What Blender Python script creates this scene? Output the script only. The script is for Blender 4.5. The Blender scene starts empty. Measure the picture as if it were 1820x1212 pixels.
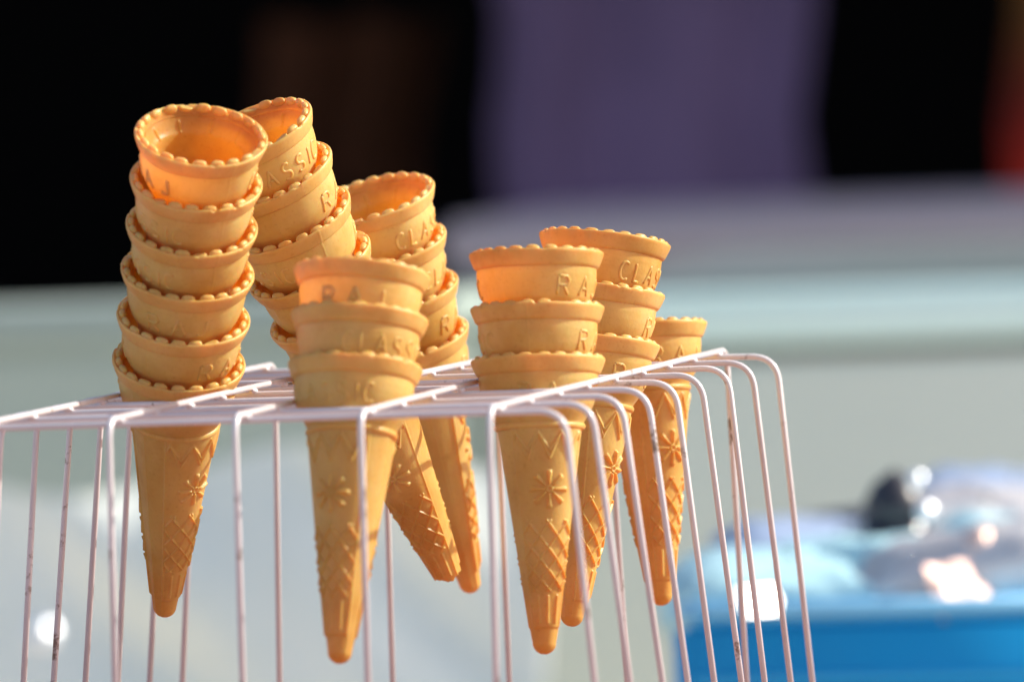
import bpy, bmesh, math, random
import numpy as np
from mathutils import Vector, Matrix, noise as mnoise

random.seed(7)
scene = bpy.context.scene
R_ = math.radians

# ------------------------------------------------------------------ camera
# rack frame: X along the short side of the rack, Y away from the viewer, Z up (metres); rack top at TOP
TOP = 1.07
CAM_R = np.array([[0.9729, 0.2270, -0.0428], [-0.0322, -0.0502, -0.9982], [-0.2288, 0.9726, -0.0415]])
CAM_R = np.linalg.qr(CAM_R.T)[0].T * np.sign(np.diag(np.linalg.qr(CAM_R.T)[1]))[:, None]
FPX = 17073.4                      # focal length in pixels of a 1820 px wide frame
CAM_C = np.array([1.00535, -3.41401, 0.17012 + TOP])
RT, DN, FW = CAM_R                 # right, down, forward

cam_data = bpy.data.cameras.new('camera')
cam = bpy.data.objects.new('camera', cam_data)
scene.collection.objects.link(cam)
cam_data.sensor_width = 36
cam_data.lens = FPX / 1820 * 36
cam_data.clip_start = 0.1
cam_data.clip_end = 500
m = Matrix(((RT[0], -DN[0], -FW[0], CAM_C[0]), (RT[1], -DN[1], -FW[1], CAM_C[1]), (RT[2], -DN[2], -FW[2], CAM_C[2]), (0, 0, 0, 1)))
cam.matrix_world = m
cam_data.dof.use_dof = True
cam_data.dof.focus_distance = float(FW @ (np.array([0.10, 0.25, TOP]) - CAM_C))
cam_data.dof.aperture_fstop = 9.6
scene.camera = cam

# ------------------------------------------------------------------ world and sun
SUN_EL, SUN_AZ = R_(35), R_(26)    # azimuth measured from +X towards +Y
sun_dir = Vector((math.cos(SUN_EL) * math.cos(SUN_AZ), math.cos(SUN_EL) * math.sin(SUN_AZ), math.sin(SUN_EL)))
world = bpy.data.worlds.new('World')
scene.world = world
world.use_nodes = True
wn = world.node_tree.nodes
sky = wn.new('ShaderNodeTexSky')
sky.sky_type = 'NISHITA'
sky.sun_disc = False
sky.sun_elevation = SUN_EL
sky.sun_rotation = R_(90) - SUN_AZ
sky.air_density = 1.0
sky.dust_density = 2.5
sky.ozone_density = 0.6
wn['Background'].inputs['Strength'].default_value = 0.12
world.node_tree.links.new(sky.outputs[0], wn['Background'].inputs[0])
sd = bpy.data.lights.new('sun', 'SUN')
sd.energy = 4.3
sd.angle = R_(0.53)
sd.color = (1.0, 0.93, 0.82)
sun = bpy.data.objects.new('sun', sd)
sun.rotation_euler = sun_dir.to_track_quat('Z', 'Y').to_euler()
scene.collection.objects.link(sun)
scene.view_settings.view_transform = 'Standard'
scene.view_settings.look = 'None'
scene.view_settings.exposure = 0.70
scene.view_settings.gamma = 1
scene.cycles.use_denoising = True
scene.cycles.max_bounces = 14
scene.cycles.diffuse_bounces = 8
scene.cycles.transmission_bounces = 12
scene.cycles.sample_clamp_indirect = 6

# ------------------------------------------------------------------ helpers
COL = scene.collection

def tag(o, label=None, cat=None, group=None, kind=None):
    if label: o['label'] = label
    if cat: o['category'] = cat
    if group: o['group'] = group
    if kind: o['kind'] = kind
    return o

def link(name, mesh, mat=None, parent=None, smooth=True):
    o = bpy.data.objects.new(name, mesh)
    COL.objects.link(o)
    if mat is not None and not mesh.materials:
        mesh.materials.append(mat)
    if smooth:
        mesh.shade_smooth()
    if parent is not None:
        o.parent = parent
    return o

def empty(name, loc=(0, 0, 0)):
    o = bpy.data.objects.new(name, None)
    COL.objects.link(o)
    o.location = loc
    o.empty_display_size = 0.02
    return o

def mesh_from(name, verts, faces):
    me = bpy.data.meshes.new(name)
    me.from_pydata([tuple(map(float, v)) for v in verts], [], faces)
    me.update()
    return me

def grid_mesh(name, P, closed_u=True, cap=None):
    """P: array (nv, nu, 3); u wraps when closed_u. Fast path with foreach_set."""
    nv, nu, _ = P.shape
    me = bpy.data.meshes.new(name)
    mu = nu if closed_u else nu - 1
    i = np.arange(nv - 1)[:, None] * nu
    j = np.arange(mu)[None, :]
    j2 = (j + 1) % nu
    q = np.stack([i + j, i + nu + j, i + nu + j2, i + j2], -1).reshape(-1, 4)
    me.vertices.add(nv * nu)
    me.vertices.foreach_set('co', P.reshape(-1).astype(np.float32))
    me.loops.add(len(q) * 4)
    me.loops.foreach_set('vertex_index', q.reshape(-1).astype(np.int32))
    me.polygons.add(len(q))
    me.polygons.foreach_set('loop_start', (np.arange(len(q)) * 4).astype(np.int32))
    me.polygons.foreach_set('loop_total', np.full(len(q), 4, np.int32))
    me.update(calc_edges=True)
    me.validate()
    return me

def sweep(points, r, seg=10, closed=False, vs=None, fs=None, caps=True):
    """tube along a polyline; returns lists (verts, faces); r number or list."""
    vs = [] if vs is None else vs
    fs = [] if fs is None else fs
    pts = [Vector(p) for p in points]
    n = len(pts)
    rr = r if isinstance(r, (list, tuple)) else [r] * n
    base = len(vs)
    prev = None
    for i, p in enumerate(pts):
        a = pts[i - 1] if (i > 0 or closed) else p
        b = pts[(i + 1) % n] if (i < n - 1 or closed) else p
        t = (b - a).normalized()
        if prev is None:
            up = Vector((0, 0, 1)) if abs(t.z) < 0.9 else Vector((1, 0, 0))
            s = t.cross(up).normalized()
        else:
            s = (prev - t * prev.dot(t)).normalized()
        prev = s
        u = s.cross(t)
        for k in range(seg):
            an = 2 * math.pi * k / seg
            vs.append(p + (s * math.cos(an) + u * math.sin(an)) * rr[i])
    m_ = n if closed else n - 1
    for i in range(m_):
        a0 = base + i * seg
        b0 = base + ((i + 1) % n) * seg
        for k in range(seg):
            k2 = (k + 1) % seg
            fs.append((a0 + k, a0 + k2, b0 + k2, b0 + k))
    if caps and not closed:
        fs.append(tuple(base + k for k in reversed(range(seg))))
        fs.append(tuple(base + (n - 1) * seg + k for k in range(seg)))
    return vs, fs

def tube_obj(name, points, r, mat, parent=None, seg=10, closed=False):
    v, f = sweep(points, r, seg, closed)
    return link(name, mesh_from(name, v, f), mat, parent)

def round_corners(pts, rad, n=7):
    pts = [Vector(p) for p in pts]
    out = [pts[0]]
    for i in range(1, len(pts) - 1):
        a, b, c = pts[i - 1], pts[i], pts[i + 1]
        d1, d2 = (a - b).normalized(), (c - b).normalized()
        p1, p2 = b + d1 * rad, b + d2 * rad
        for k in range(n + 1):
            t = k / n
            out.append(p1 * (1 - t) ** 2 + b * 2 * t * (1 - t) + p2 * t * t)
    out.append(pts[-1])
    return out

def box_mesh(name, x0, x1, y0, y1, z0, z1, bev=0.004, seg=2):
    bm = bmesh.new()
    bmesh.ops.create_cube(bm, size=1)
    for v in bm.verts:
        v.co = Vector(((x0 + x1) / 2 + v.co.x * (x1 - x0), (y0 + y1) / 2 + v.co.y * (y1 - y0), (z0 + z1) / 2 + v.co.z * (z1 - z0)))
    if bev:
        bmesh.ops.bevel(bm, geom=bm.edges[:], offset=bev, segments=seg, affect='EDGES')
    me = bpy.data.meshes.new(name)
    bm.to_mesh(me)
    bm.free()
    return me

def box(name, x0, x1, y0, y1, z0, z1, mat, parent=None, bev=0.004, seg=2):
    return link(name, box_mesh(name, x0, x1, y0, y1, z0, z1, bev, seg), mat, parent, smooth=False)

def on_y(u, v, Y):
    """point of the plane Y = const that the photograph shows at pixel (u, v) of 1820 x 1212."""
    d = CAM_R.T @ np.array([(u - 910) / FPX, (v - 606) / FPX, 1.0])
    s = (Y - CAM_C[1]) / d[1]
    return CAM_C + s * d

# ------------------------------------------------------------------ materials
def mat_new(name):
    mt = bpy.data.materials.new(name)
    mt.use_nodes = True
    nt = mt.node_tree
    return mt, nt, nt.nodes['Principled BSDF']

def simple(name, col, rough=0.5, metal=0.0, noise=0.0, scale=8.0, spec=0.5, bump=0.0):
    mt, nt, p = mat_new(name)
    p.inputs['Base Color'].default_value = (*col, 1)
    p.inputs['Roughness'].default_value = rough
    p.inputs['Metallic'].default_value = metal
    p.inputs['Specular IOR Level'].default_value = spec
    if noise or bump:
        tc = nt.nodes.new('ShaderNodeTexCoord')
        nz = nt.nodes.new('ShaderNodeTexNoise')
        nz.inputs['Scale'].default_value = scale
        nz.inputs['Detail'].default_value = 5
        nt.links.new(tc.outputs['Object'], nz.inputs['Vector'])
        if noise:
            mx = nt.nodes.new('ShaderNodeMix')
            mx.data_type = 'RGBA'
            mx.inputs[6].default_value = tuple(c * (1 - noise) for c in col) + (1,)
            mx.inputs[7].default_value = tuple(min(1, c * (1 + noise)) for c in col) + (1,)
            nt.links.new(nz.outputs['Fac'], mx.inputs[0])
            nt.links.new(mx.outputs[2], p.inputs['Base Color'])
        if bump:
            bp = nt.nodes.new('ShaderNodeBump')
            bp.inputs['Strength'].default_value = 0.5
            bp.inputs['Distance'].default_value = bump
            nt.links.new(nz.outputs['Fac'], bp.inputs['Height'])
            nt.links.new(bp.outputs[0], p.inputs['Normal'])
    return mt

def wafer_material(name='baked_wafer', trans=0.46, tint=(1.0, 0.58, 0.14, 1)):
    mt, nt, p = mat_new(name)
    L = nt.links.new
    tc = nt.nodes.new('ShaderNodeTexCoord')
    info = nt.nodes.new('ShaderNodeObjectInfo')
    add = nt.nodes.new('ShaderNodeVectorMath'); add.operation = 'ADD'
    sc = nt.nodes.new('ShaderNodeVectorMath'); sc.operation = 'SCALE'
    comb = nt.nodes.new('ShaderNodeCombineXYZ')
    att = nt.nodes.new('ShaderNodeAttribute'); att.attribute_type = 'OBJECT'; att.attribute_name = 'tint'
    L(att.outputs['Fac'], comb.inputs[0]); L(att.outputs['Fac'], comb.inputs[1])
    L(comb.outputs[0], sc.inputs[0]); sc.inputs['Scale'].default_value = 3.0
    L(tc.outputs['Object'], add.inputs[0]); L(sc.outputs[0], add.inputs[1])
    n1 = nt.nodes.new('ShaderNodeTexNoise'); n1.inputs['Scale'].default_value = 55; n1.inputs['Detail'].default_value = 4
    n2 = nt.nodes.new('ShaderNodeTexNoise'); n2.inputs['Scale'].default_value = 750; n2.inputs['Detail'].default_value = 3
    L(add.outputs[0], n1.inputs['Vector']); L(add.outputs[0], n2.inputs['Vector'])
    r1 = nt.nodes.new('ShaderNodeValToRGB')
    e = r1.color_ramp.elements
    e[0].position, e[0].color = 0.30, (0.87, 0.645, 0.195, 1)
    e[1].position, e[1].color = 0.72, (0.95, 0.80, 0.305, 1)
    L(n1.outputs['Fac'], r1.inputs[0])
    # baked browner, with shade painted in, towards the pointed end (z goes from 0 at the rim to -0.114 at the tip)
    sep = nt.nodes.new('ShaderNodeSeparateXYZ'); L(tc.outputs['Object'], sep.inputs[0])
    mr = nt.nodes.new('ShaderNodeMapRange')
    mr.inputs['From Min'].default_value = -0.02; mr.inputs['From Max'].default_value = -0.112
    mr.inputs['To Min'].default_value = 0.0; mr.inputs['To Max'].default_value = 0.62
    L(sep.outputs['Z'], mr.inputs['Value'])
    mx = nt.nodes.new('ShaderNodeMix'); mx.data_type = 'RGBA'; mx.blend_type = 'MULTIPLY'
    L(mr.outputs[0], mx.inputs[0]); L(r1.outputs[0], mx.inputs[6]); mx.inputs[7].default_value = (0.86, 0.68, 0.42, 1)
    # each cone baked a little lighter or darker
    at = nt.nodes.new('ShaderNodeAttribute'); at.attribute_type = 'OBJECT'; at.attribute_name = 'tint'
    tr_ = nt.nodes.new('ShaderNodeValToRGB')
    e = tr_.color_ramp.elements
    e[0].position, e[0].color = 0.0, (0.94, 0.87, 0.76, 1)
    e[1].position, e[1].color = 1.0, (1.0, 1.0, 1.0, 1)
    L(at.outputs['Fac'], tr_.inputs[0])
    mt2 = nt.nodes.new('ShaderNodeMix'); mt2.data_type = 'RGBA'; mt2.blend_type = 'MULTIPLY'; mt2.inputs[0].default_value = 1
    L(mx.outputs[2], mt2.inputs[6]); L(tr_.outputs[0], mt2.inputs[7])
    # browner baked patches
    n3 = nt.nodes.new('ShaderNodeTexNoise'); n3.inputs['Scale'].default_value = 26; n3.inputs['Detail'].default_value = 5; n3.inputs['Roughness'].default_value = 0.65
    L(add.outputs[0], n3.inputs['Vector'])
    r3 = nt.nodes.new('ShaderNodeValToRGB')
    e = r3.color_ramp.elements
    e[0].position, e[0].color = 0.36, (0.86, 0.70, 0.50, 1)
    e[1].position, e[1].color = 0.52, (1, 1, 1, 1)
    L(n3.outputs['Fac'], r3.inputs[0])
    mt3 = nt.nodes.new('ShaderNodeMix'); mt3.data_type = 'RGBA'; mt3.blend_type = 'MULTIPLY'; mt3.inputs[0].default_value = 0.7
    L(mt2.outputs[2], mt3.inputs[6]); L(r3.outputs[0], mt3.inputs[7])
    mx = mt3
    # fine toasted specks
    r2 = nt.nodes.new('ShaderNodeValToRGB')
    e = r2.color_ramp.elements
    e[0].position, e[0].color = 0.27, (0.84, 0.70, 0.54, 1)
    e[1].position, e[1].color = 0.42, (1, 1, 1, 1)
    L(n2.outputs['Fac'], r2.inputs[0])
    mx2 = nt.nodes.new('ShaderNodeMix'); mx2.data_type = 'RGBA'; mx2.blend_type = 'MULTIPLY'
    mx2.inputs[0].default_value = 0.5
    L(mx.outputs[2], mx2.inputs[6]); L(r2.outputs[0], mx2.inputs[7])
    L(mx2.outputs[2], p.inputs['Base Color'])
    # the wafer lets light through: orange translucency
    tr = nt.nodes.new('ShaderNodeBsdfTranslucent')
    tm = nt.nodes.new('ShaderNodeMix'); tm.data_type = 'RGBA'; tm.blend_type = 'MULTIPLY'; tm.inputs[0].default_value = 1
    L(mx2.outputs[2], tm.inputs[6]); tm.inputs[7].default_value = tint
    L(tm.outputs[2], tr.inputs['Color'])
    ms = nt.nodes.new('ShaderNodeMixShader'); ms.inputs[0].default_value = trans
    L(p.outputs[0], ms.inputs[1]); L(tr.outputs[0], ms.inputs[2])
    L(ms.outputs[0], nt.nodes['Material Output'].inputs['Surface'])
    p.inputs['Roughness'].default_value = 0.36
    p.inputs['Specular IOR Level'].default_value = 0.42
    p.inputs['Subsurface Weight'].default_value = 0.5
    p.inputs['Subsurface Radius'].default_value = (1.0, 0.45, 0.12)
    p.inputs['Subsurface Scale'].default_value = 0.0025
    bp = nt.nodes.new('ShaderNodeBump')
    bp.inputs['Strength'].default_value = 0.6
    bp.inputs['Distance'].default_value = 0.0003
    ad = nt.nodes.new('ShaderNodeMath'); ad.operation = 'MULTIPLY_ADD'
    L(n2.outputs['Fac'], ad.inputs[0]); ad.inputs[1].default_value = 0.5; L(n1.outputs['Fac'], ad.inputs[2])
    L(ad.outputs[0], bp.inputs['Height']); L(bp.outputs[0], p.inputs['Normal'])
    return mt

def wire_material():
    mt, nt, p = mat_new('white_coated_wire')
    L = nt.links.new
    tc = nt.nodes.new('ShaderNodeTexCoord')
    n1 = nt.nodes.new('ShaderNodeTexNoise'); n1.inputs['Scale'].default_value = 90; n1.inputs['Detail'].default_value = 6; n1.inputs['Roughness'].default_value = 0.7
    n2 = nt.nodes.new('ShaderNodeTexNoise'); n2.inputs['Scale'].default_value = 18; n2.inputs['Detail'].default_value = 3
    L(tc.outputs['Object'], n1.inputs['Vector']); L(tc.outputs['Object'], n2.inputs['Vector'])
    mu = nt.nodes.new('ShaderNodeMath'); mu.operation = 'MULTIPLY'
    L(n1.outputs['Fac'], mu.inputs[0]); L(n2.outputs['Fac'], mu.inputs[1])
    r = nt.nodes.new('ShaderNodeValToRGB')
    e = r.color_ramp.elements
    e[0].position, e[0].color = 0.345, (0, 0, 0, 1)
    e[1].position, e[1].color = 0.39, (1, 1, 1, 1)
    L(mu.outputs[0], r.inputs[0])
    base = nt.nodes.new('ShaderNodeValToRGB')
    e = base.color_ramp.elements
    e[0].position, e[0].color = 0.35, (0.66, 0.60, 0.61, 1)
    e[1].position, e[1].color = 0.65, (0.77, 0.73, 0.745, 1)
    L(n2.outputs['Fac'], base.inputs[0])
    mx = nt.nodes.new('ShaderNodeMix'); mx.data_type = 'RGBA'
    L(r.outputs[0], mx.inputs[0]); L(base.outputs[0], mx.inputs[6]); mx.inputs[7].default_value = (0.27, 0.21, 0.17, 1)
    L(mx.outputs[2], p.inputs['Base Color'])
    p.inputs['Roughness'].default_value = 0.28
    p.inputs['Coat Weight'].default_value = 0.7
    p.inputs['Coat Roughness'].default_value = 0.12
    bp = nt.nodes.new('ShaderNodeBump'); bp.inputs['Strength'].default_value = 0.4; bp.inputs['Distance'].default_value = 0.0003
    L(n1.outputs['Fac'], bp.inputs['Height']); L(bp.outputs[0], p.inputs['Normal'])
    return mt

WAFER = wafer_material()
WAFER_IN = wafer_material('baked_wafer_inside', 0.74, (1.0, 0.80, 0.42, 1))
WIRE = wire_material()

# ------------------------------------------------------------------ wire rack
WR = 0.00124                       # wire radius
PX = 0.048                         # pitch of the long wires
DEP = 0.42142
KY = [0.01617 + 0.048635 * j for j in range(9)]
ZB = -0.168                        # foot of the rack below its top
rack = empty('wire_rack', (0, 0, TOP))
tag(rack, 'white coated wire rack whose grid top holds the stacked wafer cones', 'rack')
SPL = 0.0919
# long wires: run front to back, bent down at both ends; small hand-bent irregularities (mm)
long_dx_top = [0.0, 0.3, 0.4, 0.1, 0.8]
long_dx_bot = [0.2, -1.3, -0.5, -0.9, -0.8]
long_sag = [0.4, 0.7, 0.5, 0.9, 0.3]
bk_top = [2.3, 0.3, 0.2, -1.6, 0.9]
bk_bot = [-2.6, -2.0, -0.8, 1.0, 2.2]
for i in range(5):
    x = i * PX
    a, b, c, d = long_dx_top[i] / 1e3, long_dx_bot[i] / 1e3, bk_top[i] / 1e3, bk_bot[i] / 1e3
    H = -ZB
    pts = [(x + b * 1.5, -0.027 * H, ZB), (x + a, 0, 0)]
    for k in (1, 2, 3, 4, 5):
        t = k / 6
        pts.append((x + a * (1 - t) + c * t + 0.0004 * math.sin(7 * t + i), DEP * t, long_sag[i] / 1e3 * math.sin(math.pi * t)))
    pts += [(x + c, DEP, 0), (x + d * 1.5, DEP + 0.027 * H, ZB)]
    P = [Vector(pts[0])] + round_corners(pts[:3], 0.0075)[1:-1] + [Vector(p) for p in pts[2:7]] + round_corners(pts[-3:], 0.009)[1:-1] + [Vector(pts[-1])]
    tube_obj('long_wire', P, WR, WIRE, rack, 12)
# cross wires: run left to right under the long ones, bent down at both sides
kr_top = [1.0, 0.2, 0.6, 0.1, 0.4, 0.3, 0.8, 0.4, 0.6]
kr_z = [-0.1, -0.3, -0.4, -0.7, -0.2, 0.1, 0.5, -0.5, -0.5]
kr_bot = [-2.2, 0.5, 1.8, 0.6, 0.1, 0.0, -1.1, -1.1, -2.1]
kl_top = [0, 0.5, 1.2, 1.5, 1.5, 0.5, -0.9, 0, 0]
kl_bot = [0, 0, 0.4, 0.3, -1.3, -1.4, -0.8, -0.9, 0]
for j, y in enumerate(KY):
    H = -ZB
    xr = 4 * PX + 0.0231 + 0.0012
    xl = -0.0258 - 0.0012
    zt = -2 * WR + 0.0001
    pts = [(xl + kl_bot[j] * 1.4e-3 - SPL * H, y, ZB), (xl + kl_top[j] * 1e-3, y, zt),
           (PX, y, zt + 0.0002 * math.sin(j * 2.1)), (3 * PX, y, zt + 0.0002 * math.cos(j * 1.3)),
           (4 * PX, y, zt),
           (xr + kr_top[j] * 1e-3, y, zt + kr_z[j] * 1e-3 * 0.6), (xr + kr_bot[j] * 1.4e-3 + SPL * H, y + 0.001 * math.sin(j * 3), ZB)]
    P = round_corners(pts[:3], 0.0105, 9) + [Vector(pts[3])] + round_corners(pts[4:], 0.0105, 9)
    tube_obj('cross_wire', P, WR, WIRE, rack, 12)
# weld spots where the wires cross
wbm = bmesh.new(); bmesh.ops.create_uvsphere(wbm, u_segments=12, v_segments=8, radius=1)
for v_ in wbm.verts:
    v_.co = Vector((v_.co.x * 0.0019, v_.co.y * 0.0019, v_.co.z * 0.00125)) * (1 + 0.12 * math.sin(v_.co.x * 5 + v_.co.y * 3))
weld_me = bpy.data.meshes.new('weld'); wbm.to_mesh(weld_me); wbm.free()
for i in range(5):
    for j, y in enumerate(KY):
        w_ = link('weld', weld_me, WIRE, rack)
        t = y / DEP
        w_.location = (i * PX + long_dx_top[i] / 1e3 * (1 - t) + bk_top[i] / 1e3 * t, y, -WR + long_sag[i] / 2e3 * math.sin(math.pi * t))
        w_.rotation_euler = (0, 0, i * 1.3 + j)
        s_ = 0.8 + 0.45 * ((i * 7 + j * 5) % 6) / 6
        w_.scale = (s_, s_, 1)
o = 0.027 * -ZB
s = SPL * -ZB
tube_obj('foot_frame', round_corners([(0.096, -o, ZB), (-0.027 - s, -o, ZB), (-0.027 - s, DEP + o, ZB), (0.216 + s, DEP + o, ZB), (0.216 + s, -o, ZB), (0.0962, -o, ZB)], 0.01), 0.002, WIRE, rack, 10)

# ------------------------------------------------------------------ the wafer cone
def prof(pts, n_per=None):
    return pts

def interp_profile(pts, ss):
    a = np.array(pts)
    return np.interp(ss, a[:, 0], a[:, 1])

NU = 320
TH = np.linspace(0, 2 * np.pi, NU, endpoint=False)   # th = 0 faces -Y (towards the viewer), grows towards +X

def ring_pos(Rm, S):
    """Rm, S arrays (nv, nu) in mm -> positions in m; S measured down from the rim."""
    th = TH[None, :]
    return np.stack([Rm * np.sin(th), -Rm * np.cos(th), -S + 0 * Rm], -1) / 1e3

def smooth_rows(rows, k=2):
    """resample a (s, r) polyline of the lathe with Catmull-like smoothing"""
    a = np.array(rows, float)
    d = np.r_[0, np.cumsum(np.hypot(*np.diff(a, axis=0).T))]
    t = np.linspace(0, d[-1], int(d[-1] / 0.28) + 2)
    s, r = np.interp(t, d, a[:, 0]), np.interp(t, d, a[:, 1])
    for _ in range(k):
        s[1:-1] = (s[:-2] + 2 * s[1:-1] + s[2:]) / 4
        r[1:-1] = (r[:-2] + 2 * r[1:-1] + r[2:]) / 4
    return s, r

def seam(th, w=0.012):
    d = np.minimum(np.abs(((th - np.pi / 2 + np.pi) % (2 * np.pi)) - np.pi), np.abs(((th + np.pi / 2 + np.pi) % (2 * np.pi)) - np.pi))
    return np.exp(-(d / w) ** 2)

def wobble(seed, amp=0.25):
    return amp * (np.sin(2 * TH + seed) + 0.5 * np.sin(3 * TH + seed * 2.3))

# rim: flared lip
rs, rr = smooth_rows([(3.2, 22.6), (1.6, 23.5), (0.35, 24.6), (-0.1, 25.1), (0.0, 25.6), (0.5, 25.85), (1.3, 25.75), (3.4, 25.0), (5.0, 24.35), (5.9, 23.9), (6.35, 23.4), (6.6, 22.8), (7.2, 22.2), (5.0, 22.0)], 2)
def rim_mesh(seed):
    rg = random.Random(seed)
    nick = np.zeros(NU)
    for _ in range(7):
        c_, w_, d_ = rg.uniform(0, 2 * math.pi), rg.uniform(0.02, 0.07), rg.uniform(0.25, 1.0)
        dd = np.abs(((TH - c_ + np.pi) % (2 * np.pi)) - np.pi)
        nick += d_ * np.clip(1.3 - (dd / w_) ** 2, 0, 1)
    fine = np.array([0.10 * mnoise.noise(Vector((math.cos(t) * 9, math.sin(t) * 9, seed))) + 0.06 * mnoise.noise(Vector((math.cos(t) * 30, math.sin(t) * 30, seed))) for t in TH])
    top = np.clip(1 - rs / 2.2, 0, 1)[:, None]
    RM = rr[:, None] + wobble(0.5)[None, :] * 0.8 + 0.16 * seam(TH)[None, :] + 0.3 * fine[None, :] * (rr > 24)[:, None] - 0.25 * nick[None, :] * top
    SM = rs[:, None] + 0.14 * np.sin(2 * TH + seed)[None, :] + 0.06 * np.sin(5 * TH)[None, :] + (nick * 0.8 + fine)[None, :] * top
    return grid_mesh('rim', ring_pos(RM, SM))
rim_mes = [rim_mesh(k * 3.7) for k in range(4)]
rim_me = rim_mes[0]
# cup: outer wall, then inner wall down to the ledge
cs, cr = smooth_rows([(3.0, 21.6), (5.5, 22.9), (7.0, 22.95), (9.5, 22.9), (12.5, 22.5), (15.5, 21.8), (18.5, 20.8), (21.0, 19.5), (23.0, 18.2), (24.6, 17.2), (26.4, 16.6), (26.4, 14.6), (24.0, 15.4), (22.0, 16.3), (18.0, 16.8), (13.0, 17.1), (9.6, 17.4), (8.3, 17.8), (7.7, 18.6), (6.8, 19.4), (4.6, 20.9), (2.5, 22.3), (1.0, 23.2)], 3)
RM = cr[:, None] + wobble(0.5)[None, :] * 0.8
S2 = cs[:, None]
n_out = int(np.argmax(cs)) 
outer = (np.arange(len(cs)) <= n_out)[:, None]
RM = RM + np.where(outer, 0.16 * seam(TH, 0.010)[None, :], 0)
ribs = np.zeros(NU)
for k in range(10):
    d = np.abs(((TH - (k + 0.3) * 2 * np.pi / 10 + np.pi) % (2 * np.pi)) - np.pi)
    ribs += np.exp(-(d * 19 / 0.45) ** 2)
ribmask = np.clip((S2 - 4.0) / 0.8, 0, 1) * np.clip((8.6 - S2) / 0.6, 0, 1)
RM = RM - np.where(outer, 0, 0.9 * ribs[None, :] * ribmask)
cup_me = grid_mesh('cup', ring_pos(RM, S2 + 0 * RM))
def inner_slot(me, first):
    me.materials.append(WAFER); me.materials.append(WAFER_IN)
    idx = np.zeros(len(me.polygons), np.int32); idx[first:] = 1
    me.polygons.foreach_set('material_index', idx)
inner_slot(cup_me, n_out * NU)
# collar: the rounded bead ring where the cup meets the pointed body
a = np.linspace(0, 2 * np.pi, 21)
RM = 16.4 + 1.25 * np.cos(a)[:, None] + wobble(0.5)[None, :] * 0.6
SM = 26.4 - 1.35 * np.sin(a)[:, None] + 0 * RM
collar_me = grid_mesh('collar', ring_pos(RM, SM))
# beads on the inside of the rim
NB = 22
def bead_mesh(seed):
    rg = random.Random(seed)
    bm = bmesh.new()
    for k in range(NB):
        an = 2 * math.pi * (k + 0.5) / NB + rg.uniform(-0.02, 0.02)
        g = bmesh.ops.create_uvsphere(bm, u_segments=16, v_segments=11, radius=1)
        j = rg.uniform(0.90, 1.0); h = rg.uniform(0.88, 1.0); dr = rg.uniform(-0.12, 0.1); lop = rg.uniform(-0.18, 0.18)
        chipped = rg.random() < 0.06
        for v in g['verts']:
            x, y, z = v.co
            x = math.copysign(abs(x) ** 0.72, x); z = math.copysign(abs(z) ** 0.85, z)
            if chipped: z = min(z, 0.25 + 0.3 * x)
            nz_ = 1 + 0.05 * mnoise.noise(Vector((x * 2 + k, y * 2, z * 2 + seed)))
            t = x * 3.0 * j; rad = 23.65 + dr + y * 1.45 * nz_; s_ = 0.85 - (z * 2.15 * h + lop * x * 0.5) * nz_
            aa = an + t / 23.3
            v.co = Vector((rad * math.sin(aa), -rad * math.cos(aa), -s_)) / 1e3
    me = bpy.data.meshes.new('rim_beads'); bm.to_mesh(me); bm.free()
    return me
bead_mes = [bead_mesh(k + 1) for k in range(4)]
bead_me = bead_mes[0]

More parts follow.
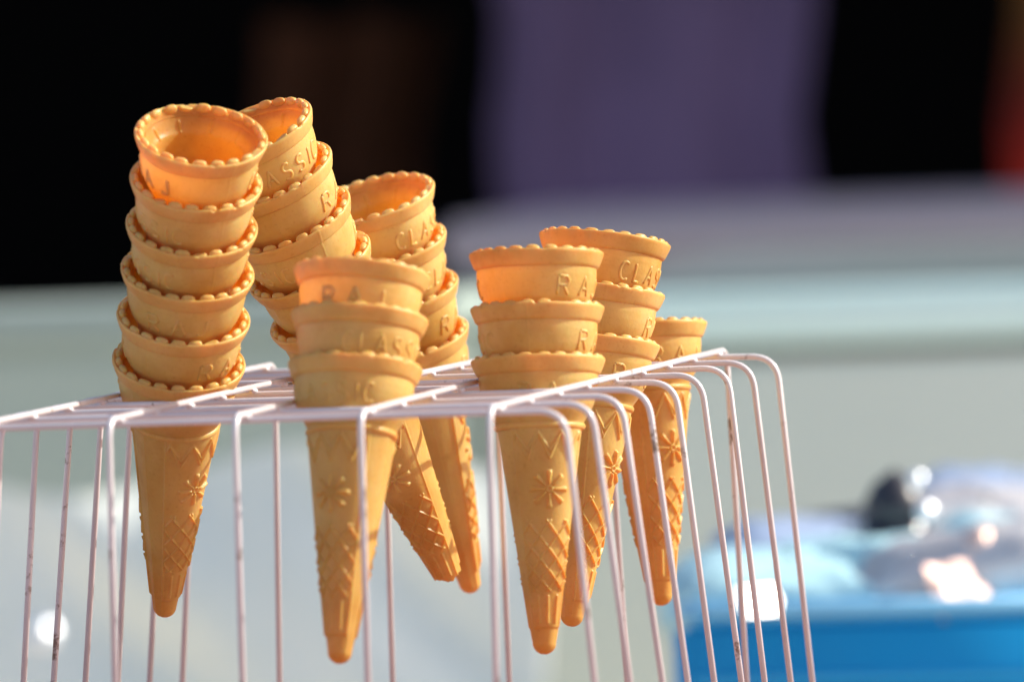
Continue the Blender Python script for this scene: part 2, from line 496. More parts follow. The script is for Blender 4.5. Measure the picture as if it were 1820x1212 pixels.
# body: pointed part with moulded panels (heights in mm)
def body_mesh(name, broken=False):
    s_out = np.linspace(25.6, 109.2, 430)
    s_cap = 109.2 + 4.55 * np.sin(np.linspace(0, np.pi / 2, 16))[1:]
    r_out = np.interp(s_out, [25.6, 28.5, 60, 85, 103.2, 106, 109.2], [16.35, 16.1, 11.75, 8.2, 5.55, 5.05, 4.55])
    S = np.r_[s_out, s_cap]
    Rr = np.r_[r_out, 4.55 * np.cos(np.linspace(0, np.pi / 2, 16))[1:] + 0.02]
    Sg, Tg = S[:, None] + 0 * TH[None, :], TH[None, :] + 0 * S[:, None]
    Rg = Rr[:, None] + 0 * TH[None, :]
    Hh = np.zeros_like(Rg)
    hw = R_(55)
    for c in (0.0, np.pi):
        ph = ((Tg - c + np.pi) % (2 * np.pi)) - np.pi
        inside = 1 / (1 + np.exp((np.abs(ph) - hw) * 60))
        smask = 1 / (1 + np.exp((Sg - 103.8) * 6))
        Hh += 0.55 * inside * smask                                  # panel stands proud of the tip and sides
        edge = np.exp(-(((np.abs(ph) - hw + R_(1.5)) * Rg) / 0.33) ** 2)
        Hh += 0.42 * edge * smask                                    # ridge along the panel edges
        arc = ph * Rg                                                # mm along the surface
        inner = np.abs(ph) < hw - R_(4)
        def ridge(dist, w, h):
            return h * np.exp(-(dist / w) ** 2)
        rel = np.zeros_like(Rg)
        uu = ph / hw
        # zigzags under the collar
        for (s0, s1, off) in ((29.3, 39.0, 0.0), (29.3, 36.2, 0.5)):
            tri = np.abs(((uu * 1.75 + off) % 1.0) * 2 - 1)
            line = s1 - (s1 - s0) * (1 - tri) if off == 0 else s0 + (s1 - s0) * (1 - tri)
            slope = 2 * (s1 - s0) * 1.75 / (hw * Rg)
            d = np.abs(Sg - line) / np.sqrt(1 + slope ** 2)
            rel = np.maximum(rel, ridge(d, 0.40, 0.72) * ((Sg > s0 - 0.6) & (Sg < s1 + 0.6)))
        # flower of eight petals
        dx, dy = arc, Sg - 51.0
        rad = np.hypot(dx, dy * 0.95); an = np.arctan2(dy, dx)
        k = np.round(an / (np.pi / 4)) * (np.pi / 4)
        along = dx * np.cos(k) + dy * np.sin(k)
        across = np.abs(-dx * np.sin(k) + dy * np.cos(k))
        wdt = 0.28 + 0.72 * np.clip((along - 1.4) / 4.4, 0, 1)
        pet = np.clip(1 - (across / wdt) ** 2, 0, 1) ** 0.5 * np.clip((along - 1.5) / 0.7, 0, 1) * np.clip((7.4 - along) / 1.0, 0, 1) ** 0.5
        rel = np.maximum(rel, 1.0 * pet)
        rel = np.maximum(rel, ridge(np.abs(rad - 1.05), 0.42, 0.6))
        # diamond lattice, finer towards the tip
        ln = -np.log(Rg / 11.2) * 3.15 * 2.5
        A = uu * 1.5 + ln
        B = uu * 1.5 - ln
        met = Rg / np.sqrt((1.5 / hw) ** 2 + (3.15 * 2.5 * 0.137) ** 2)
        for Q in (A, B):
            d = np.abs((Q + 0.5) % 1.0 - 0.5) * met
            fade = np.clip((Sg - (61.5 + 2.5 * np.abs(np.sin(uu * 1.5 * np.pi)))) / 0.8, 0, 1) * np.clip((90.0 - Sg) / 0.8, 0, 1)
            rel = np.maximum(rel, ridge(d, 0.32, 0.80) * fade)
        # bars before the step
        d = np.abs(((uu * 2.0 + 0.5) % 1.0) - 0.5) * Rg * hw / 2.0
        rel = np.maximum(rel, ridge(d, 0.42, 0.5) * np.clip((Sg - 91) / 0.8, 0, 1) * np.clip((102.6 - Sg) / 0.8, 0, 1))
        Hh += 1.2 * rel * inner
    # side panels: faint flutes
    side = np.abs(np.cos(Tg)) < np.cos(hw)
    Hh += side * 0.10 * np.cos((np.abs(Tg % np.pi - np.pi / 2)) * 2 / (np.pi / 2 - hw) * np.pi)
    Hh += 0.14 * seam(TH, 0.02)[None, :] * (S[:, None] < 108)
    Hh[:6] *= np.linspace(0, 1, 6)[:, None]
    Rg = Rg + Hh + wobble(0.5)[None, :] * 0.45 * (Rr[:, None] / 16)
    Rg = np.maximum(Rg, 0.01)
    if broken:
        jag = 103.6 + 1.1 * np.sin(TH * 2 + 0.6) + 0.5 * np.sin(TH * 5) + 0.25 * np.sin(TH * 13 + 1)
        keep = S < 107
        S, Rg, Sg = S[keep], Rg[keep], Sg[keep]
        Sg = np.minimum(Sg, jag[None, :])
        # inner wall back up from the ragged edge
        s_in = np.linspace(102, 25.2, 60)
        r_in = np.interp(s_in, [25.2, 28.5, 60, 85, 102], [14.9, 14.6, 10.2, 6.6, 4.0])
        Pin = ring_pos(r_in[:, None] + 0 * TH[None, :], s_in[:, None] + 0 * TH[None, :])
        edge2 = ring_pos(np.full((1, NU), 4.1), jag[None, :])
        P = np.concatenate([ring_pos(Rg, Sg), edge2, Pin])
    else:
        s_in = np.r_[107.5 + 0 * np.arange(1), np.linspace(107, 25.2, 70)]
        r_in = np.interp(s_in, [25.2, 28.5, 60, 85, 103, 107, 107.5], [14.9, 14.6, 10.2, 6.6, 3.9, 2.4, 0.02])
        Pin = ring_pos(r_in[:, None] + 0 * TH[None, :], s_in[:, None] + 0 * TH[None, :])
        P = np.concatenate([ring_pos(Rg, Sg), ring_pos(np.full((1, NU), 0.005), np.full((1, NU), 113.75)), ])
        P = np.concatenate([P])
        me = grid_mesh(name, P)
        nf = len(me.polygons)
        me2 = grid_mesh(name + '_in', Pin)
        bm = bmesh.new(); bm.from_mesh(me); bm.from_mesh(me2)
        bm.to_mesh(me); bm.free(); bpy.data.meshes.remove(me2)
        inner_slot(me, nf)
        return me
    return grid_mesh(name, P)

body_me = body_mesh('body')
broken_me = body_mesh('broken_body', True)

# raised lettering on the cup: strokes of each capital in a unit box (x right, y up)
def arc_pts(cx, cy, rx, ry, a0, a1, n=12):
    return [(cx + rx * math.cos(R_(a0 + (a1 - a0) * k / n)), cy + ry * math.sin(R_(a0 + (a1 - a0) * k / n))) for k in range(n + 1)]

GLY = {
    'R': [[(0, 0), (0, 1)], [(0, 1), (0.45, 1)] + arc_pts(0.45, 0.75, 0.35, 0.25, 90, -90) + [(0, 0.5)], [(0.4, 0.5), (0.8, 0)]],
    'A': [[(0, 0), (0.42, 1), (0.84, 0)], [(0.16, 0.36), (0.68, 0.36)]],
    'J': [[(0.62, 1), (0.62, 0.28)] + arc_pts(0.33, 0.28, 0.29, 0.27, 0, -160)],
    'C': [arc_pts(0.45, 0.5, 0.42, 0.5, 50, 310, 16)],
    'L': [[(0.05, 1), (0.05, 0), (0.6, 0)]],
    'S': [arc_pts(0.38, 0.745, 0.34, 0.25, 40, 270, 12) + arc_pts(0.38, 0.25, 0.36, 0.245, 90, -140, 12)],
    'I': [[(0.1, 0), (0.1, 1)]],
}
def lettering_mesh():
    out = []
    items = [('R', -27, 5.6), ('A', 0, 5.8), ('J', 24, 5.2)]
    items += [(c, 180 + a, w) for c, a, w in (('C', -52, 5.0), ('L', -35, 4.6), ('A', -18, 5.0), ('S', 1, 4.8), ('S', 19, 4.8), ('I', 33, 2.0), ('C', 45, 5.0))]
    s_cup, r_cup = cs[:n_out], cr[:n_out]
    for ch, deg, wd in items:
        vs, fs = [], []
        xm = {'I': 0.1, 'J': 0.35}.get(ch, 0.4)
        for st in GLY[ch]:
            # densify
            P2 = []
            for (x0, y0), (x1, y1) in zip(st[:-1], st[1:]):
                L_ = math.hypot((x1 - x0) * wd, (y1 - y0) * 7.4)
                n = max(1, int(L_ / 0.7))
                P2 += [(x0 + (x1 - x0) * k / n, y0 + (y1 - y0) * k / n) for k in range(n)]
            P2.append(st[-1])
            pts, rr_ = [], []
            for q, (x, y) in enumerate(P2):
                s_ = 17.6 - y * 7.0
                r_ = float(np.interp(s_, s_cup, r_cup)) - 0.34
                th = R_(deg) + ((x - xm) * (5.6 if ch != 'I' else 5.6) * wd / 5.6) / r_
                w_ = 0.25 * 0.8 * (math.sin(2 * th + 0.5) + 0.5 * math.sin(3 * th + 1.15))
                pts.append(Vector(((r_ + w_) * math.sin(th), -(r_ + w_) * math.cos(th), -s_)) / 1e3)
                rr_.append(0.00078 if 0 < q < len(P2) - 1 else 0.00064)
            sweep(pts, rr_, 8, False, vs, fs)
        out.append((ch, mesh_from('letter', vs, fs)))
    return out
letter_mes = lettering_mesh()

def make_cone(base_mesh_body=None):
    root = empty('wafer_cone')
    link('rim', rim_me, WAFER, root)
    link('rim_beads', bead_me, WAFER, root)
    link('cup', cup_me, WAFER, root)
    for ch_, lm in letter_mes:
        link('raised_letter', lm, WAFER, root)
    link('collar', collar_me, WAFER, root)
    link('pointed_body', body_me, WAFER, root)
    return root
proto = make_cone()
proto_parts = [c for c in proto.children]

used = [False]
def copy_cone():
    if not used[0]:
        used[0] = True
        return proto
    r = proto.copy(); COL.objects.link(r)
    for ch in proto_parts:
        c = ch.copy(); COL.objects.link(c); c.parent = r
    return r

def axis_dir(du, dv, tau):
    """unit axis (towards the rim) whose picture runs along (du, dv) and which leans tau degrees to the viewer"""
    L_ = math.hypot(du, dv)
    t = R_(tau)
    w = math.cos(t) * (du / L_ * RT + dv / L_ * DN) - math.sin(t) * FW
    return w / np.linalg.norm(w)

ORD = {2: ('bottom', 'top'), 3: ('bottom', 'middle', 'top')}
# stack: cell (column, row), cones as (u, v, turn) from the lowest up, tip pixel, lean towards viewer
STACKS = [
    dict(cell=(0.5, 3), tip=(284, 1090), tau=27.5, turn=[44, 57, -3, 180 - 62, 180 - 57, 180 + 125],
         rims=[(318, 640), (326, 560), (333.5, 480), (341, 400), (349, 320), (357.5, 240)], name='tall leftmost stack'),
    dict(cell=(1.5, 5), tip=(812, 1060), tau=22, turn=[-20, 180 - 60, 180 + 30, 180 - 70, 75, 180 + 18],
         rims=[(621, 630), (585.5, 547), (549, 469), (514, 390), (479, 311), (444, 233)], name='slanting stack'),
    dict(cell=(1.5, 7), tip=(840, 1061), tau=19, turn=[95, 76, -90, 180 + 70],
         rims=[(723, 601), (704, 517), (683, 434), (662, 352)], name='stack of four'),
    dict(cell=(2.5, 1), tip=(605, 1172), tau=-12, turn=[180 - 29, 180 + 43, -5],
         rims=[(632, 651), (639, 562), (644, 484)], name='front middle stack'),
    dict(cell=(3.5, 3), tip=(968, 1158), tau=-4.5, turn=[13, 80, 55],
         rims=[(956.5, 638), (954.5, 546), (953, 451)], name='front right stack'),
    dict(cell=(3.5, 5), tip=(1015, 1110), tau=-5.5, turn=[55, 95, 180 + 75],
         rims=[(1057, 604), (1066.5, 513), (1076, 424)], name='rear right stack'),
    dict(cell=(3.5, 7), tip=(1176, 1080), tau=-4, turn=[38], rims=[(1143, 578)], name='single'),
]
LAB = {
    0: ['lowest wafer cone of the tall leftmost stack, its pointed body hanging below the rack',
        'wafer cone just above the lowest one in the tall leftmost stack',
        'wafer cone in the tall leftmost stack with the raised letters RAJ facing the front',
        'third wafer cone from the top of the tall leftmost stack',
        'second wafer cone from the top of the tall leftmost stack, under the open one',
        'open topmost wafer cone of the tall leftmost stack, its orange inside visible'],
    1: ['lowest wafer cone of the slanting stack, its broken-off tip hanging below the rack',
        'second lowest wafer cone of the slanting stack, its rim peeping out on the left',
        'third lowest wafer cone of the slanting stack, half behind the front middle stack',
        'third wafer cone from the top of the slanting stack, plain side forward',
        'second wafer cone from the top of the slanting stack, letter R at its right',
        'topmost wafer cone of the slanting stack, highest of all behind the leftmost stack'],
    2: ['lowest of the four cones stacked behind the front middle stack, round tip below',
        'second lowest wafer cone of the four-cone stack, the letter R at its right edge',
        'second wafer cone from the top of the four-cone stack, under the open one',
        'open top wafer cone of the four-cone stack, its rim against the dark background'],
    3: ['bottom wafer cone of the front middle stack, flower panel and pointed end nearest the viewer',
        'central wafer cone of the three in the front middle stack, raised CLASSIC letters at right',
        'top wafer cone of the front middle stack with the raised letters RAJ facing front'],
    4: ['bottom wafer cone of the front right stack, moulded flower and lattice hanging below the rack',
        'central wafer cone of the front right stack with a mould seam down its front',
        'top wafer cone of the front right stack, scalloped rim and letters RA at right'],
    5: ['bottom wafer cone of the stack behind the front right one, flower panel turned right',
        'central wafer cone of the stack behind the front right one',
        'top wafer cone of the stack behind the front right one, tilted slightly right'],
    6: ['single wafer cone standing alone in the rearmost right cell of the rack'],
}
rng = random.Random(3)
for si, st in enumerate(STACKS):
    cx, row = st['cell']
    cell = np.array([cx * PX, (KY[row] + KY[row + 1]) / 2, TOP])
    rims = st['rims']
    dep_cell = float(FW @ (cell - CAM_C))
    pm = FPX / dep_cell / 1000.0                   # px per mm
    d_cell = CAM_R @ (cell - CAM_C)
    vcell = 606 + FPX * d_cell[1] / d_cell[2]
    tau = st['tau']
    u0, v0 = rims[0]
    tu, tv = st['tip']
    L_ = math.hypot(u0 - tu, v0 - tv)
    # distance along the axis from the rack plane up to the lowest rim
    t0 = (vcell - v0) / ((tv - v0) / L_) / pm / math.cos(R_(tau)) / 1000
    dep = dep_cell - t0 * math.sin(R_(tau))
    prev = None
    for k, (u, v) in enumerate(rims):
        if k > 0:
            step = math.hypot(u - rims[k - 1][0], v - rims[k - 1][1]) / pm / 1000 * math.tan(R_(tau))
            dep -= step
        pos = CAM_C + dep * (FW + (u - 910) / FPX * RT + (v - 606) / FPX * DN)
        if k == 0:
            ax = axis_dir(u - tu, v - tv, tau)
        else:
            a0, b0 = rims[max(0, k - 1)], rims[min(len(rims) - 1, k + 1)]
            ax = axis_dir(b0[0] - a0[0] + rng.uniform(-1, 1), b0[1] - a0[1], tau + rng.uniform(-0.8, 0.8))
        z = Vector(ax)
        # x axis: to the right as the viewer sees it
        f = Vector(FW); front = (-(f - z * f.dot(z))).normalized()   # towards viewer, perpendicular to axis
        x = (-front).cross(z).normalized()                           # local +X to the right
        rot = Matrix((x, -front, z)).transposed().to_4x4()
        turn = st['turn'][k]
        rot = rot @ Matrix.Rotation(R_(turn), 4, 'Z')
        c = copy_cone()
        c.matrix_world = Matrix.Translation(Vector(pos)) @ rot
        vi = rng.randrange(4); tint = rng.uniform(0.1, 1.0)
        sx_, sy_ = 1 + rng.uniform(-0.012, 0.012), 1 + rng.uniform(-0.012, 0.012)
        c.matrix_world = c.matrix_world @ Matrix.Diagonal((sx_, sy_, 1, 1))
        for ch in c.children:
            ch['tint'] = tint
            if ch.name.startswith('rim_beads'):
                if not bead_mes[vi].materials: bead_mes[vi].materials.append(WAFER); bead_mes[vi].shade_smooth()
                ch.data = bead_mes[vi]
            elif ch.name.startswith('rim'):
                if not rim_mes[vi].materials: rim_mes[vi].materials.append(WAFER); rim_mes[vi].shade_smooth()
                ch.data = rim_mes[vi]
        tag(c, LAB[si][k], 'ice cream cone', 'wafer cones stacked in the wire rack')
        if si == 1 and k == 0:
            for ch in c.children:
                if ch.name.startswith('pointed_body'):
                    ch.data = broken_me
                    broken_me.materials.clear(); broken_me.materials.append(WAFER); broken_me.shade_smooth()
                    ch['label'] = 'pointed body with its tip broken off flat'

exec_bg = True
# ------------------------------------------------------------------ surroundings
ground = link('ground', grid_mesh('ground', np.array([[[-60, -60, 0], [60, -60, 0]], [[-60, 90, 0], [60, 90, 0]]], float), False), simple('pale_bounce_ground', (0.62, 0.55, 0.46), 0.9, noise=0.3, scale=2.0), None, False)  # unseen ground, kept pale to bounce sunlight onto the counter front
tag(ground, kind='structure')
ZT = TOP + ZB - 0.002
tbl = empty('table', (0.1, 0.2, 0))
tag(tbl, 'red brown table carrying the rack below the picture, coloured for warm bounce light', 'table')
TB = simple('red_brown_oilcloth', (0.28, 0.13, 0.11), 0.6, noise=0.1)
box('tabletop', -0.9, 0.9, -1.1, 0.45, ZT - 0.03, ZT, TB, tbl)  # unseen top, widened and reddened for its bounce light on the rack
for sx in (-1, 1):
    for sy in (-1.04, 0.39):
        box('leg', sx * 0.8 - 0.02, sx * 0.8 + 0.02, sy - 0.02, sy + 0.02, 0, ZT - 0.03, TB, tbl)

# --- long pale counter behind the rack
def bg_box(name, u0, u1, v0, v1, Y, depth, mat, parent=None, bev=0.004, vref=None):
    ur = (u0 + u1) / 2
    p0, p1 = on_y(u0, (v0 + v1) / 2, Y), on_y(u1, (v0 + v1) / 2, Y)
    t, b = on_y(ur if vref is None else vref, v0, Y)[2], on_y(ur if vref is None else vref, v1, Y)[2]
    return box(name, p0[0], p1[0], Y, Y + depth, b, t, mat, parent, bev)

CY = 3.05
M_MINT = simple('mint_enamel', (0.74, 0.96, 0.90), 0.35, noise=0.10, scale=3)
M_CAB = simple('grey_green_steel', (0.68, 0.74, 0.68), 0.45, noise=0.08, scale=2.5)
M_BROWN = simple('brown_rubber_seal', (0.16, 0.12, 0.07), 0.6, noise=0.2, scale=20)
M_TOPD = simple('dark_blue_grey_lid', (0.17, 0.21, 0.22), 0.35, noise=0.2, scale=6)
ctr = empty('counter', (0.5, CY, 0))
ctr.location = (0, 0, 0)
tag(ctr, 'long pale grey-green counter with a mint edge, blurred behind the rack', 'counter')
zt = on_y(1500, 516, CY)[2]; zs = on_y(1500, 610, CY)[2]; zs2 = on_y(1500, 634, CY)[2]
xl, xr = on_y(860, 550, CY)[0], on_y(2500, 550, CY)[0]
box('mint_edge', xl, xr, CY, CY + 0.75, zs, zt, M_MINT, ctr, 0.006)
box('seal', xl + 0.01, xr - 0.01, CY + 0.012, CY + 0.73, zs2, zs, M_BROWN, ctr, 0.002)
box('front_panel', xl, xr, CY + 0.004, CY + 0.74, 0.08, zs2, M_CAB, ctr, 0.004)
box('lid', xl + 0.02, xr - 0.02, CY + 0.06, CY + 0.72, zt - 0.001, zt + 0.006, M_TOPD, ctr, 0.002)

# --- lower pale case on the left
LY = 3.0
M_CASE = simple('pale_case_side', (0.44, 0.51, 0.46), 0.5, noise=0.12, scale=4)
M_CASE2 = simple('pale_case_band', (0.40, 0.47, 0.43), 0.4, noise=0.12, scale=5)
lc = empty('display_case')
tag(lc, 'pale grey display case left of the counter, blurred behind the tall stack', 'display case')
z0 = on_y(430, 540, LY)[2]; z1 = on_y(430, 618, LY)[2]
x0, x1 = on_y(-700, 600, LY)[0], xl - 0.004
box('upper_band', x0, x1, LY, LY + 0.16, z1, z0, M_CASE2, lc, 0.01)
box('front_panel', x0, x1, LY + 0.008, LY + 0.15, 0.06, z1, M_CASE, lc, 0.004)

# --- stall behind: black back wall; unseen side walls and roof added to shade it
M_BLACK = simple('black_stall_shade', (0.003, 0.003, 0.0035), 0.95, spec=0.05)  # near-black colour stands in for the shade inside the stall
stall = empty('stall')
tag(stall, 'dark stall filling the upper background, its deep shade painted black', 'stall')
box('back_wall', -4.5, 3.5, 7.6, 7.66, 0, 2.3, M_BLACK, stall)
box('side_wall', 3.44, 3.5, 5.3, 7.59, 0, 2.3, M_BLACK, stall)
box('side_wall', -4.5, -4.44, 5.3, 7.59, 0, 2.3, M_BLACK, stall)
box('shade_roof', -4.7, 3.7, 5.2, 7.8, 2.31, 2.37, M_BLACK, stall)

def cloth(name, u0, u1, v1, Y, ztop, mat, amp=0.012, waves=7, seed=0, vb=None, thick=0.003):
    pa, pb = on_y(u0, 300, Y), on_y(u1, 300, Y)
    zb = on_y((u0 + u1) / 2, v1, Y)[2]
    n = 90
    xs = np.linspace(pa[0], pb[0], n)
    zs_ = np.linspace(ztop, zb, 24)
    P = []
    for side in (0, 1):
        lay = np.zeros((len(zs_), n, 3))
        for a_, zz in enumerate(zs_):
            t = np.linspace(0, 1, n)
            off = amp * (np.sin(t * waves * 6.28 + seed + 0.25 * a_ / 8) + 0.6 * np.sin(t * waves * 2.3 * 3.14 + seed * 3 + a_ * 0.05))
            lay[a_, :, 0] = xs + (t - 0.3) * 0.02 * math.sin(zz * 9 + seed * 2) + 0.008 * math.sin(zz * 23); lay[a_, :, 1] = Y + off + side * thick; lay[a_, :, 2] = zz + 0.004 * np.sin(t * waves * 6.28)
        P.append(lay)
    # closed ring in u: front left-to-right then back right-to-left
    ring = np.concatenate([P[0], P[1][:, ::-1]], 1)
    return link(name, grid_mesh(name, ring), mat)

M_PURPLE = simple('purple_cloth', (0.175, 0.12, 0.235), 0.85, noise=0.38, scale=4, spec=0.1)
tag(cloth('purple_curtain', 868, 1470, 420, 6.3, 2.28, M_PURPLE, 0.028, 2.6, 0.7), 'blurred purple cloth hanging above the grey ledge in the dark stall', 'curtain')
M_BROWND = simple('dark_brown_cloth', (0.065, 0.024, 0.012), 0.85, noise=0.7, scale=3.5, spec=0.1)
tag(cloth('brown_curtain', 470, 745, 345, 6.5, on_y(600, 40, 6.5)[2], M_BROWND, 0.02, 2, 1.7), 'dim brown cloth in the dark left of the purple curtain', 'curtain')
def dyed_cloth():
    mt, nt, p = mat_new('red_orange_cloth')
    L = nt.links.new
    tc = nt.nodes.new('ShaderNodeTexCoord'); sp = nt.nodes.new('ShaderNodeSeparateXYZ'); L(tc.outputs['Object'], sp.inputs[0])
    nz = nt.nodes.new('ShaderNodeTexNoise'); nz.inputs['Scale'].default_value = 9; L(tc.outputs['Object'], nz.inputs['Vector'])
    ad = nt.nodes.new('ShaderNodeMath'); ad.operation = 'MULTIPLY_ADD'; L(nz.outputs['Fac'], ad.inputs[0]); ad.inputs[1].default_value = 0.06; L(sp.outputs['Z'], ad.inputs[2])
    mr = nt.nodes.new('ShaderNodeMapRange')
    mr.inputs['From Min'].default_value = float(on_y(1850, 330, 6.2)[2]) + 0.03; mr.inputs['From Max'].default_value = float(on_y(1850, 30, 6.2)[2]) + 0.03
    L(ad.outputs[0], mr.inputs['Value'])
    r = nt.nodes.new('ShaderNodeValToRGB')
    e = r.color_ramp.elements
    e[0].position, e[0].color = 0.0, (0.60, 0.02, 0.006, 1)
    e[1].position, e[1].color = 1.0, (0.17, 0.065, 0.008, 1)
    m_ = e.new(0.45); m_.color = (0.20, 0.012, 0.004, 1)
    L(mr.outputs[0], r.inputs[0]); L(r.outputs[0], p.inputs['Base Color'])
    p.inputs['Roughness'].default_value = 0.85
    return mt
tag(cloth('red_banner', 1792, 2100, 420, 6.2, 2.28, dyed_cloth(), 0.01, 3, 0.2), 'red cloth turning orange brown above, at the right edge of the dark stall', 'banner')

# --- mauve-grey ledge between counter and stall
GY = 4.35
M_MAUVE = simple('mauve_grey_board', (0.46, 0.39, 0.44), 0.5, noise=0.1, scale=3)
M_SLATE = simple('slate_shade_board', (0.12, 0.16, 0.20), 0.5, noise=0.15, scale=3)  # slate blue puts the shade at the ledge's base into the colour
lg = empty('ledge')
tag(lg, 'mauve grey ledge with its lower edge shaded slate blue under the purple curtain', 'ledge')
za = on_y(1300, 380, GY)[2]; zb_ = on_y(1300, 462, GY)[2]
xa, xb = on_y(775, 400, GY)[0], on_y(2500, 400, GY)[0]
box('upper_board', xa, xb, GY, GY + 0.4, zb_, za, M_MAUVE, lg, 0.01)
box('lower_board', xa + 0.01, xb - 0.01, GY + 0.01, GY + 0.38, 0.4, zb_, M_SLATE, lg, 0.004)
for xx in (xa + 0.05, xb - 0.1):
    box('leg', xx, xx + 0.05, GY + 0.1, GY + 0.15, 0, 0.4, M_SLATE, lg)

# --- blue tub full of wrapped packets
TY = 1.32
M_BLUE = simple('blue_plastic', (0.015, 0.36, 0.74), 0.32, noise=0.08, scale=6)
M_BLUEL = simple('sunlit_blue_plastic', (0.20, 0.50, 0.78), 0.30, noise=0.1, scale=9)  # rim blue made paler, with the sunlight on it put into the colour
tub = empty('blue_tub')
tag(tub, 'bright blue plastic tub, blurred at the lower right', 'tub')
tx0, tx1 = on_y(1195, 1110, TY)[0], on_y(2450, 1110, TY)[0]
tz = on_y(1500, 1080, TY)[2]
TDP = 0.50
wall = 0.012
def tapered(name, x0, x1, y0, y1, z0, z1, mat, parent, inset):
    me = box_mesh(name, x0, x1, y0, y1, z0, z1, 0.01, 3)
    cxm, cym = (x0 + x1) / 2, (y0 + y1) / 2
    for v in me.vertices:
        t = (z1 - v.co.z) / (z1 - z0)
        v.co.x += (cxm - v.co.x) * inset * t
        v.co.y += (cym - v.co.y) * inset * t
    return link(name, me, mat, parent)
th_ = 0.30
tapered('front_wall', tx0, tx1, TY, TY + wall, tz - th_, tz, M_BLUE, tub, 0.0)
tapered('back_wall', tx0, tx1, TY + TDP, TY + TDP + wall, tz - th_, tz + 0.0, M_BLUE, tub, 0.0)
tapered('side_wall', tx0, tx0 + wall, TY + wall, TY + TDP, tz - th_, tz - 0.002, M_BLUE, tub, 0.0)
tapered('side_wall', tx1 - wall, tx1, TY + wall, TY + TDP, tz - th_, tz - 0.002, M_BLUE, tub, 0.0)
box('floor', tx0 + wall, tx1 - wall, TY + wall, TY + TDP, tz - th_, tz - th_ + wall, M_BLUE, tub)
for zz in (0.035, 0.068):
    tube_obj('moulded_rib', [(tx0 + 0.01, TY - 0.001, tz - zz), (tx1 - 0.01, TY - 0.001, tz - zz)], 0.0035, M_BLUE, tub)
tube_obj('rolled_rim', round_corners([(tx0 + 0.2, TY, tz), (tx0, TY, tz), (tx0, TY + TDP, tz), (tx1, TY + TDP, tz), (tx1, TY, tz), (tx0 + 0.2005, TY, tz)], 0.03), 0.004, M_BLUEL, tub, 12)
# table under the tub
tb2 = empty('side_table')
tag(tb2, 'table standing under the blue tub, below the picture', 'table')
box('tabletop', tx0 - 0.1, tx1 + 0.1, TY - 0.05, TY + TDP + 0.1, tz - th_ - 0.03, tz - th_ - 0.001, TB, tb2)
for xx in (tx0 - 0.05, tx1 + 0.01):
    for yy in (TY, TY + TDP):
        box('leg', xx, xx + 0.04, yy, yy + 0.04, 0, tz - th_ - 0.03, TB, tb2)

def packet(u, v, Y, w, h, d, mat, rz, tilt, label, seed):
    """a crinkled pillow packet"""
    p = on_y(u, v, Y)
    nu_, nv_ = 40, 18
    P = np.zeros((nv_, nu_, 3))
    for a_ in range(nv_):
        ph = math.pi * (a_ + 0.02) / (nv_ - 0.96) - math.pi / 2
        for b_ in range(nu_):
            t = 2 * math.pi * b_ / nu_
            x = math.copysign(abs(math.cos(t)) ** 0.5, math.cos(t)) * math.cos(ph) ** 0.6
            y = math.copysign(abs(math.sin(t)) ** 0.5, math.sin(t)) * math.cos(ph) ** 0.6
            z = math.sin(ph)
            q = Vector((x * 3, y * 3, z * 3 + seed))
            k = 1 + 0.13 * mnoise.noise(q * 1.1) + 0.07 * mnoise.noise(q * 2.7)
            P[a_, b_] = (x * w / 2 * k, y * d / 2 * k, z * h / 2 * k)
    o = link('packet', grid_mesh('packet', P), mat)
    o.location = p
    o.rotation_euler = (R_(tilt), R_(tilt * 0.6), R_(rz))
    tag(o, label, 'packet', 'wrapped packets heaped in the blue tub')
    return o
def foil(name, col, rough, metal=0.6):
    return simple(name, col, rough, metal, noise=0.25, scale=30, bump=0.003)
M_P1 = foil('sky_blue_wrap', (0.50, 0.78, 0.92), 0.35, 0.1)
M_P2 = foil('lilac_wrap', (0.42, 0.52, 0.70), 0.35, 0.25)
M_P3 = foil('silver_pink_wrap', (0.95, 0.80, 0.76), 0.48, 0.8)
M_P4 = foil('dark_wrap', (0.045, 0.045, 0.07), 0.3, 0.1)
M_P5 = foil('grey_wrap', (0.55, 0.60, 0.62), 0.4, 0.3)
packet(1400, 1075, TY + 0.06, 0.13, 0.052, 0.09, M_P1, 10, 8, 'pale blue packet at the left end of the tub, nearest its corner', 1.0)
packet(1540, 1060, TY + 0.10, 0.12, 0.060, 0.10, M_P1, -14, -9, 'sky blue packet lying right of the nearest pale blue one', 2.0)
packet(1490, 1030, TY + 0.24, 0.13, 0.055, 0.10, M_P2, 22, 12, 'lilac packet behind the two blue packets', 3.0)
packet(1735, 1050, TY + 0.08, 0.13, 0.062, 0.10, M_P3, 8, -14, 'glinting pinkish silver packet at the front right of the tub', 4.0)
packet(1760, 990, TY + 0.26, 0.14, 0.065, 0.11, M_P3, -20, 10, 'pinkish silver packet behind the front glinting one', 5.5)
packet(1650, 1010, TY + 0.20, 0.11, 0.060, 0.10, M_P5, 14, -6, 'grey packet in the middle of the heap', 6.0)
packet(1800, 940, TY + 0.36, 0.13, 0.060, 0.10, M_P2, 4, 9, 'lilac packet topmost at the right edge', 7.0)
packet(1870, 1040, TY + 0.12, 0.12, 0.070, 0.10, M_P1, 30, 7, 'blue packet beyond the right edge of the heap', 9.0)
packet(1560, 985, TY + 0.36, 0.14, 0.050, 0.11, M_P4, -8, -7, 'dark packet at the back of the heap left of the bottle', 8.0)

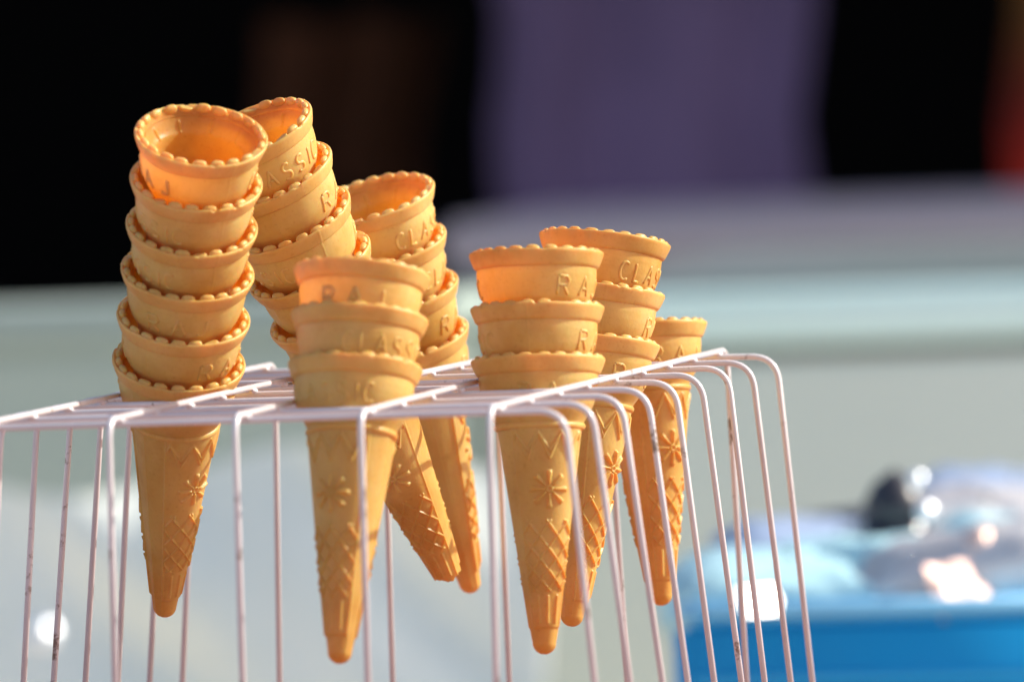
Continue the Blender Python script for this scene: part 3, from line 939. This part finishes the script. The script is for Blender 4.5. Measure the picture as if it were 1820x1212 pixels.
M_FOIL = foil('silver_foil', (0.85, 0.62, 0.55), 0.7, 1.0)
M_FOILW = foil('white_foil', (0.93, 1.0, 0.93), 0.55, 1.0)
def foil_piece(u, v, Y, w, h, mat, label, seed, crumple):
    """a crumpled leaf of foil added as a glint, tilted to flash the sun at the camera"""
    nn = Vector((0.74, -0.48, 0.47)).normalized()
    xx = Vector((0, 0, 1)).cross(nn).normalized(); yy = nn.cross(xx)
    lay = []
    for side in (0, 1):
        P = np.zeros((30, 44, 3))
        for a_ in range(30):
            for b_ in range(44):
                x = (b_ / 43 - 0.5) * w; y = (a_ / 29 - 0.5) * h
                c_ = crumple * (mnoise.noise(Vector((x * 60, y * 60, seed))) + 0.4 * mnoise.noise(Vector((x * 170, y * 170, seed))))
                P[a_, b_] = tuple(xx * x + yy * y + nn * (c_ - side * 0.0008 - 3.0 * (x * x + y * y)))
        lay.append(P)
    o_ = link('glint_foil', grid_mesh('glint_foil', np.concatenate([lay[0], lay[1][:, ::-1]], 1)), mat)
    o_.location = on_y(u, v, Y)
    return tag(o_, label, 'foil wrapper', 'foil wrappers added as sun glints')
foil_piece(1352, 1066, TY - 0.012, 0.028, 0.014, M_FOILW, 'small white foil scrap added as a sun flash on the near left rim of the tub', 1.0, 0.0015)
foil_piece(1745, 1040, TY + 0.03, 0.065, 0.030, M_FOIL, 'pinkish foil wrapper added as a sun flash on the packets at the front right', 2.0, 0.005)
#foil_piece(1830, 1000, TY + 0.05, 0.06, 0.04, M_FOIL, 'pinkish foil wrapper at the right edge behind the front one', 3.0, 0.008)


# dark bottle standing in the heap, and metal balls added for glints
def lathe(name, rows, mat, parent, seg=40):
    t = np.linspace(0, 2 * np.pi, seg, endpoint=False)
    P = np.array([[(r * math.cos(a_), r * math.sin(a_), z) for a_ in t] for z, r in rows])
    return link(name, grid_mesh(name, P), mat, parent)
bp_ = on_y(1597, 1040, TY + 0.14)
bot = empty('dark_bottle', bp_)
tag(bot, 'squat dark bottle rising from the heap of packets in the tub', 'bottle')
lathe('bottle_body', [(-0.06, 0.001), (-0.06, 0.027), (-0.01, 0.028), (0.014, 0.026), (0.028, 0.017), (0.034, 0.0165), (0.036, 0.001)], simple('dark_glass', (0.02, 0.018, 0.03), 0.12), bot)
lathe('cap', [(0.034, 0.001), (0.034, 0.017), (0.044, 0.016), (0.053, 0.011), (0.0605, 0.0005)], simple('black_cap', (0.03, 0.03, 0.04), 0.35), bot)
M_CHROME = simple('satin_chrome', (0.86, 0.90, 0.95), 0.42, 1.0)
M_COPPER = simple('satin_copper', (1.0, 0.72, 0.60), 0.42, 1.0)
def ball(u, v, Y, r, mat, label):  # ball added only for its blurred sun glint
    me = bpy.data.meshes.new('ball')
    bm = bmesh.new(); bmesh.ops.create_uvsphere(bm, u_segments=32, v_segments=18, radius=r)
    g = bmesh.ops.create_circle(bm, cap_ends=True, segments=16, radius=r * 0.35)
    for vv in g['verts']: vv.co.z = -r * 1.08
    bm.to_mesh(me); bm.free()
    o = link('glint_ball', me, mat)
    o.location = on_y(u, v, Y)
    return tag(o, label, 'ball', 'small metal balls added for their sun glints')
ball(1629, 852, TY + 0.11, 0.0045, M_CHROME, 'topmost of three small metal balls added as glints beside the dark bottle')
ball(1645, 908, TY + 0.10, 0.0052, M_CHROME, 'middle of three small metal balls added as glints beside the dark bottle')
ball(1652, 966, TY + 0.09, 0.0060, M_CHROME, 'lowest of three small metal balls added as glints beside the dark bottle')
ball(1738, 972, TY + 0.05, 0.011, M_COPPER, 'copper coloured ball added as a glint among the packets at right')

# --- pale sheet low on the left, standing in for reflections
SY = 2.75
M_SHEET = simple('pale_reflection_sheet', (0.90, 0.95, 0.82), 0.4, noise=0.12, scale=7)
pa, pb = on_y(-300, 850, SY), on_y(985, 850, SY)
zt_ = on_y(350, 835, SY)[2]; zb2 = 0.5
nx, nz = 160, 90
def sheet_layer(off):
    P = np.zeros((nz, nx, 3))
    for a_ in range(nz):
        tz_ = a_ / (nz - 1)
        zz = zt_ + (zb2 - zt_) * tz_
        for b_ in range(nx):
            tx = b_ / (nx - 1)
            xx = pa[0] + (pb[0] - pa[0]) * tx
            fold = 0.008 * math.sin(26 * (xx + 1.6 * zz)) + 0.004 * math.sin(61 * (xx + 0.9 * zz) + 1) + 0.016 * mnoise.noise(Vector((xx * 5, zz * 5, 1)))
            P[a_, b_] = (xx, SY + fold - 0.16 * tz_ + off, zz + 0.03 * mnoise.noise(Vector((xx * 6, 3, 0))) * (1 - tz_))
    return P
ringP = np.concatenate([sheet_layer(0), sheet_layer(0.002)[:, ::-1]], 1)
tag(link('reflection_sheet', grid_mesh('reflection_sheet', ringP), M_SHEET), 'milky white sheet standing in for pale reflections below the display case at left', 'plastic sheet')
ball(76, 1128, SY - 0.3, 0.010, M_CHROME, 'metal ball added as a glint in front of the pale sheet at far left')
